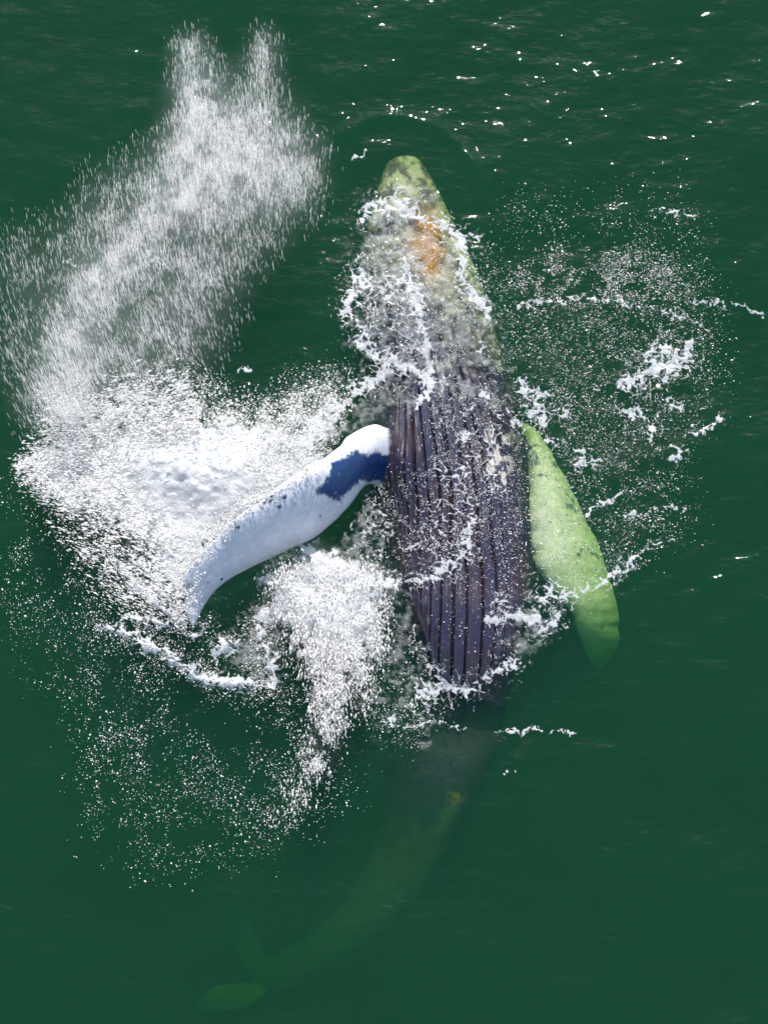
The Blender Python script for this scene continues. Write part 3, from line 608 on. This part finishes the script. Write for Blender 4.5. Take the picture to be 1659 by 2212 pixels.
# scattered drops around the flipper and the right-hand shower, whose white drops double as painted sun glitter
D4 = fmax(poly([(0, 1030), (140, 1100), (400, 1330), (600, 1500), (560, 1620), (180, 1560), (60, 1400), (0, 1300)], .35, 40), poly([(200, 1150), (420, 1250), (420, 1400), (250, 1350)], .7, 30),
          poly([(170, 1500), (700, 1480), (760, 1700), (560, 1830), (380, 1890), (190, 1780)], .32, 40), stroke([(230, 1590), (310, 1580)], [30, 35], .7),
          stroke([(220, 1350), (380, 1420), (500, 1480), (600, 1480)], 40, 1.0), poly([(430, 1330), (600, 1300), (600, 1480), (450, 1460)], .8, 20),
          poly([(800, 1300), (880, 1380), (960, 1500), (880, 1620), (780, 1560)], .5, 25))
n = 11500; px, py = sample(D4, n, clump=1.5, cscale=50, seed=35)
drops('droplets', px, py, rng.uniform(.05, .6, n), lognorm(.0043, .5, n, .002, .016), rng.uniform(1, 1.8, n), rng.uniform(0, 6.28, n), M_drop, 'bright loose droplets scattered over dark water around and below the flipper tip')
D5 = fmax(poly([(1070, 600), (1200, 540), (1440, 540), (1540, 640), (1480, 680), (1200, 660)], .8, 25), poly([(1100, 610), (1200, 570), (1400, 590), (1440, 640), (1250, 660), (1130, 645)], 1.5, 14), poly([(1060, 620), (1500, 560), (1560, 850), (1450, 950), (1480, 1120), (1300, 1260), (1150, 1250), (1120, 900)], .32, 35),
          poly([(1080, 420), (1500, 420), (1520, 560), (1100, 560)], .14, 30), stroke([(1340, 820), (1420, 760), (1500, 720)], 40, .5))
n = 15000; px, py = sample(D5, n, clump=1.3, cscale=40, seed=45)
drops('droplets', px, py, rng.uniform(.02, .25, n), lognorm(.0035, .45, n, .0018, .011), rng.uniform(1, 2.6, n), rng.normal(0, .4, n), M_drop, 'shower of tiny white droplets right of the whale, doubling as painted sun glints on the water', tilt=0)
D6 = fmax(poly([(850, 850), (1100, 830), (1140, 1200), (1080, 1400), (1060, 1200), (960, 1230), (850, 1280)], .5, 18), poly([(900, 1250), (1060, 1150), (1100, 1420), (960, 1480)], .12, 20), poly([(880, 960), (1060, 960), (1020, 1180), (880, 1240)], .9, 20), poly([(760, 560), (1060, 520), (1100, 800), (800, 800)], .5, 25),
          poly([(800, 1060), (860, 1060), (830, 1260), (770, 1240)], .9, 14), poly([(500, 900), (660, 780), (760, 790), (700, 900), (560, 960)], .45, 18), stroke([(700, 800), (720, 815)], 22, .8))
D6 = D6 * (1 - .9 * np.clip(poly([(840, 860), (925, 870), (925, 990), (890, 1020), (840, 1010)], 1, 12), 0, 1))
n = 9500; px, py = sample(D6, n, clump=1.6, cscale=38, seed=55)
x, y = P(px, py, 0); z = ground(x, y) + rng.uniform(.004, .05, n)
drops('droplets', px, py, z, lognorm(.0034, .5, n, .0018, .012), rng.uniform(1, 1.8, n), rng.uniform(0, 6.28, n), M_drop, 'glinting droplets splashed across the grooved dark belly and head', tilt=0)

BU = fmax(poly([(790, 420), (900, 400), (960, 500), (1040, 640), (1090, 800), (1080, 900), (860, 880), (770, 760), (770, 560)], .6, 24),
          poly([(640, 1010), (760, 880), (860, 800), (900, 840), (820, 900), (720, 950)], .6, 14), poly([(540, 1230), (640, 1185), (720, 1200), (800, 1090), (840, 1100), (820, 1260), (620, 1300)], .55, 20),
          poly([(800, 1260), (890, 1270), (960, 1490), (900, 1600), (800, 1540)], .35, 30), poly([(1100, 1290), (1210, 1280), (1180, 1380), (1090, 1440)], .4, 20), poly([(480, 1360), (600, 1330), (620, 1480), (480, 1470)], .6, 20))
foam_sheet('bubbles', BU, M_bubble, 'pale milky bubbles drifting just under the surface around the whale', seed=93, lace=46, hgt=.01, amp=1.0, cell_w=.3, jit=2.0, fine=12, soft=.8)

# ---------------------------------------------------------------- clouds of fine mist (closed, lens-shaped, even density)
def mist_mat(name, dens):
    m, N, L, out = newmat(name); v = nd(N, 'ShaderNodeVolumeScatter', Density=dens, Anisotropy=-0.35); v.inputs['Color'].default_value = (.97, .97, .97, 1)
    L.new(v.outputs[0], out.inputs['Volume']); return m
def mist(D, zmid, thick, dens, label, thr=.03, st=9, seed=0):
    gx = np.arange(-100, 1759, st); gy = np.arange(-100, 2312, st); px, py = np.meshgrid(gx, gy)
    d = look(D, px, py) * (.55 + .9 * fbm(px / 45, py / 45, 4, seed, .55)) - thr
    m = d > 0; keep = m[:-1, :-1] | m[1:, :-1] | m[:-1, 1:] | m[1:, 1:]
    used = np.zeros(m.shape, bool); used[:-1, :-1] |= keep; used[1:, :-1] |= keep; used[:-1, 1:] |= keep; used[1:, 1:] |= keep
    h = np.maximum(d, .004)[used] * thick / 2; idx = np.full(m.shape, -1); n = used.sum(); idx[used] = np.arange(n)
    a, b, c_, e = idx[:-1, :-1][keep], idx[1:, :-1][keep], idx[1:, 1:][keep], idx[:-1, 1:][keep]
    Ft = np.c_[a, b, c_, e]; Fb = Ft[:, ::-1] + n
    E = np.concatenate([Ft[:, [0, 1]], Ft[:, [1, 2]], Ft[:, [2, 3]], Ft[:, [3, 0]]]); key = np.sort(E, 1); key = key[:, 0] * (2 * n) + key[:, 1]
    u, inv, cnt = np.unique(key, return_inverse=True, return_counts=True); bd = E[cnt[inv] == 1]
    Sd = np.c_[bd[:, 1], bd[:, 0], bd[:, 0] + n, bd[:, 1] + n]
    x, y = P(px[used], py[used], zmid)
    return mesh_obj('mist', np.r_[np.c_[x, y, zmid + h], np.c_[x, y, zmid - h]], np.r_[Ft, Fb, Sd], mist_mat('mist_air', dens), smooth=False, kind='stuff', label=label, category='mist')
mist(blur(D1, 22) * 1.15, .9, 1.3, .34, 'pale mist hanging inside the tall curtain of spray at upper left', seed=101)
mist(blur(fmax(D2, FS), 14) * .6, .35, .4, .25, 'white mist over the burst of water left of the raised flipper', seed=111)
mist(blur(fmax(D3 * .8, FB), 14) * .6, .4, .4, .5, 'white mist over the falling water below the raised flipper', seed=121)
